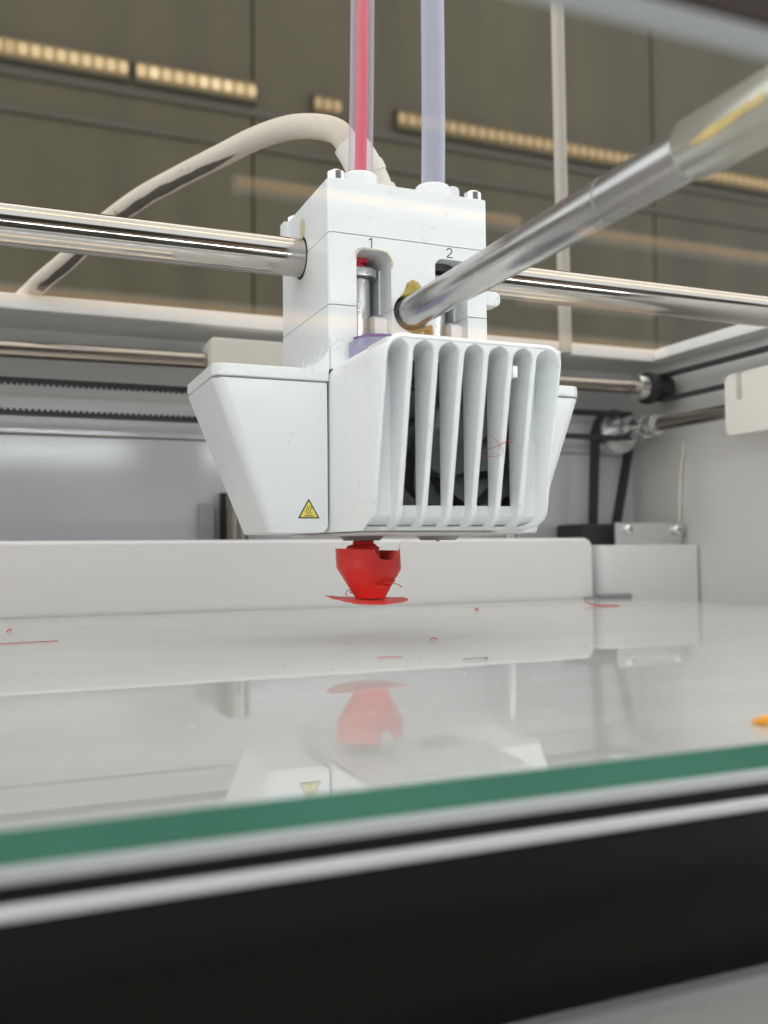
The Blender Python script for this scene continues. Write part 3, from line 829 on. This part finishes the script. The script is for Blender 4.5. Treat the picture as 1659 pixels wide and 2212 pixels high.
# grease on the rod entries
def blob(name, pts, mtl, parent, seed, y0=-0.02, th=1.2):
    cx = sum(p[0] for p in pts) / len(pts); cz = sum(p[1] for p in pts) / len(pts)
    q = MB(); rings = []
    dens = []
    for i in range(len(pts)):
        a, b_ = Vector(pts[i]), Vector(pts[(i + 1) % len(pts)])
        for t in range(6): dens.append(a + (b_ - a) * t / 6)
    for k, (s_, h) in enumerate(((1.0, 0), (0.95, 0.45), (0.8, 0.8), (0.5, 1.0), (0.2, 1.05))):
        ring = []
        for p in dens:
            x = cx + (p.x - cx) * s_; z = cz + (p.y - cz) * s_
            j = noise.noise(Vector((x * 0.8 + seed, z * 0.8, k))) * 0.35
            ring.append((x + j * 0.4 * s_, y0 - th * h * (1 + j), z + j * 0.4))
        rings.append(ring)
    return q.loft(rings).build(name, mtl, parent, smooth=80)
blob('grease_blob', [(19.6, 64.6), (20.6, 66.0), (21.4, 68.2), (22.8, 69.2), (24.6, 68.6), (26.0, 66.6), (25.5, 64.0), (22.5, 63.6)], M['grease'], head, 1.0)
blob('grease_blob', [(21.2, 55.9), (23.6, 54.7), (24.4, 52.6), (25.8, 50.6), (28.2, 50.4), (28.7, 54.0), (28.6, 57.8), (25.2, 57.0)], M['grease2'], head, 5.0)
blob('grease_blob', [(20.0, 64.2), (18.4, 62.5), (17.7, 60.4), (18.3, 58.2), (19.8, 56.4), (22.5, 55.4), (24.6, 56.0), (22.0, 57.0), (19.6, 59.4), (19.8, 62.2)], M['felt'], head, 9.0, th=0.5)
# stain over the side bore
st = MB()
n = 26; ring0 = []
for i in range(n):
    a = 2 * math.pi * i / n
    r = 2.6 + 1.2 * noise.noise(Vector((math.cos(a) * 1.3, math.sin(a) * 1.3, 3.1)))
    ring0.append((-0.03, 21.5 + r * 0.9 * math.cos(a), 87.0 + r * 1.1 * math.sin(a)))
st.loft([ring0, [(-0.12, p[1], p[2]) for p in ring0]]).build('grease_stain', M['stain'], head)
# yellowed glue along the first opening
gp = spline([(7.2, -0.05, 73.2), (7.5, -0.1, 75.2), (9.5, -0.1, 76.0), (13, -0.1, 75.9), (15.6, -0.1, 75.4), (17.1, -0.1, 73.6), (17.2, -0.1, 71.5)], 6)
MB().tube([p + Vector((noise.noise(p) * 0.25, 0, noise.noise(p * 1.3) * 0.25)) for p in gp], [0.12 + 0.22 * abs(noise.noise(p * 1.7)) + (0.12 if p.x > 15 else 0) for p in gp], 8).build('glue_bead', M['stain'], head)

# cable boss on the cap (strain relief)
axp = spline([(29.5, 37, 92), (28.5, 37, 101), (26.6, 36.8, 108), (22.5, 36.5, 115.5), (19.3, 37, 120)], 6)
rad = [6.6 - 1.6 * i / (len(axp) - 1) for i in range(len(axp))]
MB().tube(axp, rad, 28).build('strain_relief', M['cream'], head)
MB().lathe([(6.5, 0), (7.6, 0.2), (7.6, 4.0), (6.5, 4.2)], (28.6, 37, 98.0), 32).build('relief_ring', M['cream'], head, bevel=0.3)
MB().tube(axp[9:12], [rad[9] + 0.75, rad[10] + 0.9, rad[11] + 0.7], 28).build('relief_ring', M['cream'], head)
MB().tube(axp[14:17], [rad[14] + 0.35, rad[15] + 0.45, rad[16] + 0.35], 28).build('relief_ring', M['cream'], head)

# ================================================================== TUBES AND FILAMENT
def tubepath(x0, x1, bend):
    return spline([(x0, 9, 93.4), (x0 + (x1 - x0) * 0.3, 9, 108), (x0 + (x1 - x0) * 0.62, 9 + bend * 0.3, 126), (x1, 9 + bend, 147), (x1 + (x1 - x0) * 0.9, 9 + bend * 2.6, 178)], 6)
t1 = tubepath(11.9, 13.6, 1.0); t2 = tubepath(33.4, 34.4, 1.0)
tag(MB().tube(t1, 3.25, 28, caps=False).build('filament_tube', M['tube']), 'milky clear tube with red filament inside, left on the head', 'tube', 'filament tubes on the head')
tag(MB().tube(t2, 3.25, 28, caps=False).build('filament_tube', M['tube2']), 'empty milky bluish tube, right on the head', 'tube', 'filament tubes on the head')
tag(MB().tube([p + Vector((0.1, 0.2, 0)) for p in t1], 1.6, 18).build('filament', M['redfil']), 'red filament strand inside the left clear tube', 'filament')

cb = thing('cable', (-20, 100, 98), 'white sleeved cable arching to the left with a dark torn slit', 'cable')
cp = spline([(20.4, 36.8, 118), (15.8, 40, 124.5), (8.7, 55, 130.8), (1.8, 75, 134.6), (-7.3, 95, 134.5), (-18.5, 112, 131.9), (-29.3, 128, 128.6), (-40.9, 143, 121.7), (-51.7, 155, 112.0), (-61.0, 167.5, 105.6), (-66, 176, 101.8), (-70.5, 183, 99.2), (-80, 198, 99.0)], 8)
MB().tube(cp, 3.7, 24).build('sleeve', M['sleeve'], cb)
# torn slit: a strip lying on the lower camera side of the sleeve
sl = cp[27:74]; L_, R_ = [], []
for i, p in enumerate(sl):
    t = (sl[min(i + 1, len(sl) - 1)] - sl[max(i - 1, 0)]).normalized()
    view = (Vector((-75.8, -218.3, 0)) - p).normalized()
    side = t.cross(view).normalized()
    if side.z > 0: side = -side
    nrm = side.cross(t).normalized()
    if nrm.dot(view) < 0: nrm = -nrm
    f = min(1, i / 8.0) * (0.8 + 0.3 * noise.noise(p * 0.15))
    def on(a): return tuple(p + (nrm * math.cos(a) + side * math.sin(a)) * 3.78)
    c0 = math.radians(28 + 5 * noise.noise(p * 0.2)); hw = math.radians(31) * f
    L_.append([on(c0 - hw + 2 * hw * k / 4) for k in range(5)])
MB().loft(L_, close=False, cap0=False, cap1=False).build('torn_slit', M['slit'], cb)

# ================================================================== RED PRINT
red = thing('failed_print', (13.6, 8, -14.6), 'red printed cup hanging from the left nozzle with a thin brim', 'printed part')
cx, cyy = 13.6, 8.0
vdir = math.atan2(-218.3 - cyy, -75.8 - cx)
nd = vdir + math.radians(34)
keys = [(3.9, -13.3), (8.3, -5.9), (8.45, -5.5), (8.45, -0.75)]
prof = []
zz0 = -13.3
while zz0 < -0.75:
    for (ra, za), (rb_, zb) in zip(keys, keys[1:]):
        if za <= zz0 < zb: prof.append((ra + (rb_ - ra) * (zz0 - za) / (zb - za), zz0))
    zz0 += 0.155
prof.append((8.45, -0.75))
prof = [(r + (0.016 if k % 2 else -0.016) + random.uniform(-0.018, 0.018), z) for k, (r, z) in enumerate(prof)]
n = 180; rings = []
def rim_z(a, z):
    d = (a - nd + math.pi) % (2 * math.pi) - math.pi
    hw = math.radians(21)
    if abs(d) < hw:
        t = 1 - max(0, (abs(d) - math.radians(11)) / math.radians(10))
        return min(z, -0.75 - 2.5 * min(1, t) ** 0.8)
    return z
for (r, z) in prof:
    ring = []
    for j in range(n):
        a = 2 * math.pi * j / n
        d = (a - (vdir + math.radians(62)) + math.pi) % (2 * math.pi) - math.pi
        mess = max(0, 1 - abs(d) / math.radians(58)) ** 0.7 * max(0, 1 - abs(z + 9.3) / 2.4)
        rr = r + mess * (1.25 * noise.noise(Vector((a * 1.6, z * 2.6, 1.0))) + 0.5 * noise.noise(Vector((a * 5, z * 6.0, 3.0)))) + 0.05 * noise.noise(Vector((a * 9, z * 6, 4)))
        zz = rim_z(a, z) - 0.10 * math.cos(a - vdir)
        ring.append((cx + rr * math.cos(a) - 0.05 * (z + 13), cyy + rr * math.sin(a), zz + 0.045 * -rr * math.cos(a) * (z + 13.2) / 12.4))
    rings.append(ring)
inner = []
for (r, z) in ((7.35, -0.75), (7.35, -5.0), (4.0, -12.4)):
    ring = []
    for j in range(n):
        a = 2 * math.pi * j / n
        zz = rim_z(a, z) if z > -1 else z
        ring.append((cx + r * math.cos(a) - 0.05 * (z + 13), cyy + r * math.sin(a), zz + (0.045 * -r * math.cos(a) if z > -1 else 0)))
    inner.append(ring)
MB().loft(rings + inner).build('cup', M['redprint'], red, smooth=45)
# neck of melted plastic between nozzle and cup: stacked irregular coils
rings = []
for i in range(22):
    t = i / 21; z = 1.75 - 4.4 * t
    r0 = 2.7 if t < 0.22 else 2.7 + 1.5 * min(1, (t - 0.22) / 0.16)
    ring = []
    for j in range(40):
        a = 2 * math.pi * j / 40
        v = noise.noise(Vector((math.cos(a) * 1.6, math.sin(a) * 1.6, z * 2.1)))
        v2 = math.sin(z * 7 + 2.5 * math.sin(a * 2 + z)) * 0.16
        ring.append((12.0 + (r0 + 0.75 * v + v2) * math.cos(a), 8.4 + (r0 + 0.75 * v + v2) * math.sin(a), z))
    rings.append(ring)
MB().loft(rings).build('melted_neck', M['redprint'], red, smooth=60)
# brim: thin warped sheet
rings_t, rings_b = [], []
for k in range(9):
    f = k / 8; rt, rbm = [], []
    for j in range(64):
        a = 2 * math.pi * j / 64
        R0 = 10.6 + 0.7 * noise.noise(Vector((math.cos(a) * 1.5, math.sin(a) * 1.5, 9)))
        if math.cos(a) < -0.4: R0 += 0.5 * noise.noise(Vector((a * 6, 2, 1)))
        x = R0 * f * math.cos(a); y = R0 * f * math.sin(a)
        z = -13.6 + 0.9 * f * f * math.cos(2 * (a + 0.15)) * 0.5 - 0.055 * x * f - 0.25 * f * math.sin(a) * 0 + 0.15 * noise.noise(Vector((x * 0.4, y * 0.4, 2)))
        if math.cos(a) < -0.5 and f > 0.6: z += 0.5 * (f - 0.6) * noise.noise(Vector((x, y, 5))) * 2
        th = 0.55 * (1 - f) + 0.14
        z += 0.045 * (x * 0.37 + y * 0.93)
        rt.append((12.5 + x, cyy + y, z)); rbm.append((12.5 + x, cyy + y, z - th))
    rings_t.append(rt); rings_b.append(rbm)
MB().loft(rings_t[1:] + rings_b[:0:-1]).build('brim', M['redsheet'], red, smooth=70)
MB().lathe([(5.2, -14.75), (5.5, -14.5), (5.3, -14.0)], (13.9, 7.4, 0), 40).build('brim_base', M['redsheet'], red)
# loose strands
def strand(pts, r, mtl, parent, name='strand'):
    return MB().tube(spline(pts, 6), r, 6).build(name, mtl, parent)
strand([(20.9, 6.0, -1.3), (21.2, 6.0, -0.6), (21.1, 6, 0.2), (21.6, 6, 1.0), (23.0, 6, 1.6), (24.8, 6, 1.5), (26.0, 6, 0.7)], [0.16] * 6 + [0.03] * 31, M['scrapred'], red)
strand([(8.5, 4, -11.3), (7.2, 3.6, -10.9), (6.3, 3.4, -11.6), (7.4, 3.4, -11.7), (8.6, 4, -11.6)], 0.14, M['scrapred'], red)
strand([(6.8, 3.6, -10.9), (5.6, 3.2, -11.0), (4.9, 3, -11.8), (5.4, 2.8, -12.2)], 0.12, M['scrapred'], red)
strand([(18.6, 4, -9.6), (19.9, 4, -9.9), (20.5, 4, -10.5), (20.8, 4, -10.3)], 0.12, M['scrapred'], red)

# hair-thin filament caught on the grille
hr = thing('filament_hair', (29, -27, 20), 'tuft of thin red filament hairs caught in the grille', 'filament')
pk = M['scrapred']
strand([(26.6, -24.5, 22), (28.5, -27, 22.2), (30.2, -31.5, 23.0), (31.6, -33.0, 24.0), (33.2, -33.3, 24.3)], 0.06, pk, hr)
strand([(26.6, -24.5, 21.6), (28.8, -27, 20.8), (30.2, -30.5, 20.6), (31.2, -31.5, 21.6), (30.2, -31.5, 23.4), (33, -33.2, 23.7)], 0.05, pk, hr)
strand([(26.2, -24.5, 23.4), (28.4, -27, 25.4), (29.8, -29, 25.3), (30.7, -31, 23.2)], 0.05, pk, hr)
strand([(25.8, -23, 23.6), (26.5, -23.4, 22.2), (27.3, -23.2, 21.3), (26.4, -23.2, 20.9), (26.9, -23.3, 22.0), (27.2, -23.3, 22.8)], 0.18, pk, hr)
rg = MB()
th = [(20.6 + 0.8 * math.cos(a * math.pi / 8), -23.2, 27.6 + 0.9 * math.sin(a * math.pi / 8)) for a in range(17)]
tag(MB().tube(th, 0.35, 8).build('filament_curl', pk), 'tiny red filament curl behind the grille bars', 'filament')

# ================================================================== SCRAPS ON THE GLASS
def scrap(pts, r, label, mtl=None):
    return tag(MB().tube(spline(pts, 5), r, 6).build('filament_scrap', mtl or M['scrapred']), label, 'scrap', 'scraps lying on the glass')
gz = -24.8
scrap([(146, 104, gz + 1.5), (148, 100, gz + .3), (152, 97, gz), (158, 97.5, gz)], 0.3, 'forked red filament scrap beside the metal clip')
scrap([(152, 97, gz), (150, 94.5, gz), (148.5, 92.5, gz + .4)], 0.3, 'short red arm of scrap in front of the metal clip')
scrap([(-80, 48.5, gz), (-72, 49.3, gz), (-63, 50.2, gz), (-61, 50.4, gz)], 0.11, 'thin straight red thread at the left glass edge')
scrap([(-73.6, 88, gz), (-72.9, 90, gz + 0.6), (-72.5, 91, gz)], 0.22, 'tiny red crumb above the red thread at left')
scrap([(30, 6, gz), (31.2, 7.4, gz + .4), (32, 6.4, gz)], 0.15, 'tiny red crumb between the cup and its mirror image')
scrap([(2.5, -24.5, gz), (5, -24, gz), (7.8, -26, gz)], 0.07, 'short dark red hair on the glass above the mirrored brim')
scrap([(18, -35.5, gz), (21, -36.5, gz + .2), (24.5, -34.8, gz)], 0.10, 'small dark grey shred on the glass right of the mirrored brim', M['seam'])
scrap([(24.5, -34.8, gz), (22.9, -36.8, gz + .3), (22.7, -38.4, gz)], 0.09, 'dark grey hook end of the shred on the glass', M['seam'])
scrap([(95, 102, gz), (96.3, 103.5, gz + .4), (96, 105, gz)], 0.3, 'tiny red crumb near the far glass edge', None)
dust = MB()
rnd = random.Random(3)
for k in range(260):
    x = rnd.uniform(-78, 195); y = rnd.uniform(-115, 140); r = rnd.uniform(0.06, 0.2)
    dust.box(x - r, x + r * rnd.uniform(0.6, 2.4), y - r, y + r, -24.99, -24.99 + r * 0.5)
dd = dust.build('dust', mat('dust_specks', (0.5, 0.49, 0.46), 0.8), smooth=0); dd['kind'] = 'stuff'
dd['label'] = 'fine dust specks scattered on the glass plate'
sc = MB()
sc.loft([[(20.4, -117.8, -24.9), (20.9, -117.4, -24.9), (20.9, -117.4, -24.4), (20.4, -117.8, -24.4)],
         [(22.0, -124, -24.9), (26.5, -120.5, -24.9), (26.5, -120.5, -22.2), (22.0, -124, -22.2)],
         [(24.5, -128, -24.9), (31, -123, -24.9), (31, -123, -21.6), (24.5, -128, -21.6)]])
tag(sc.build('orange_tip', M['orange'], bevel=0.15), 'orange pointed tip lying on the glass at the right edge', 'tool')
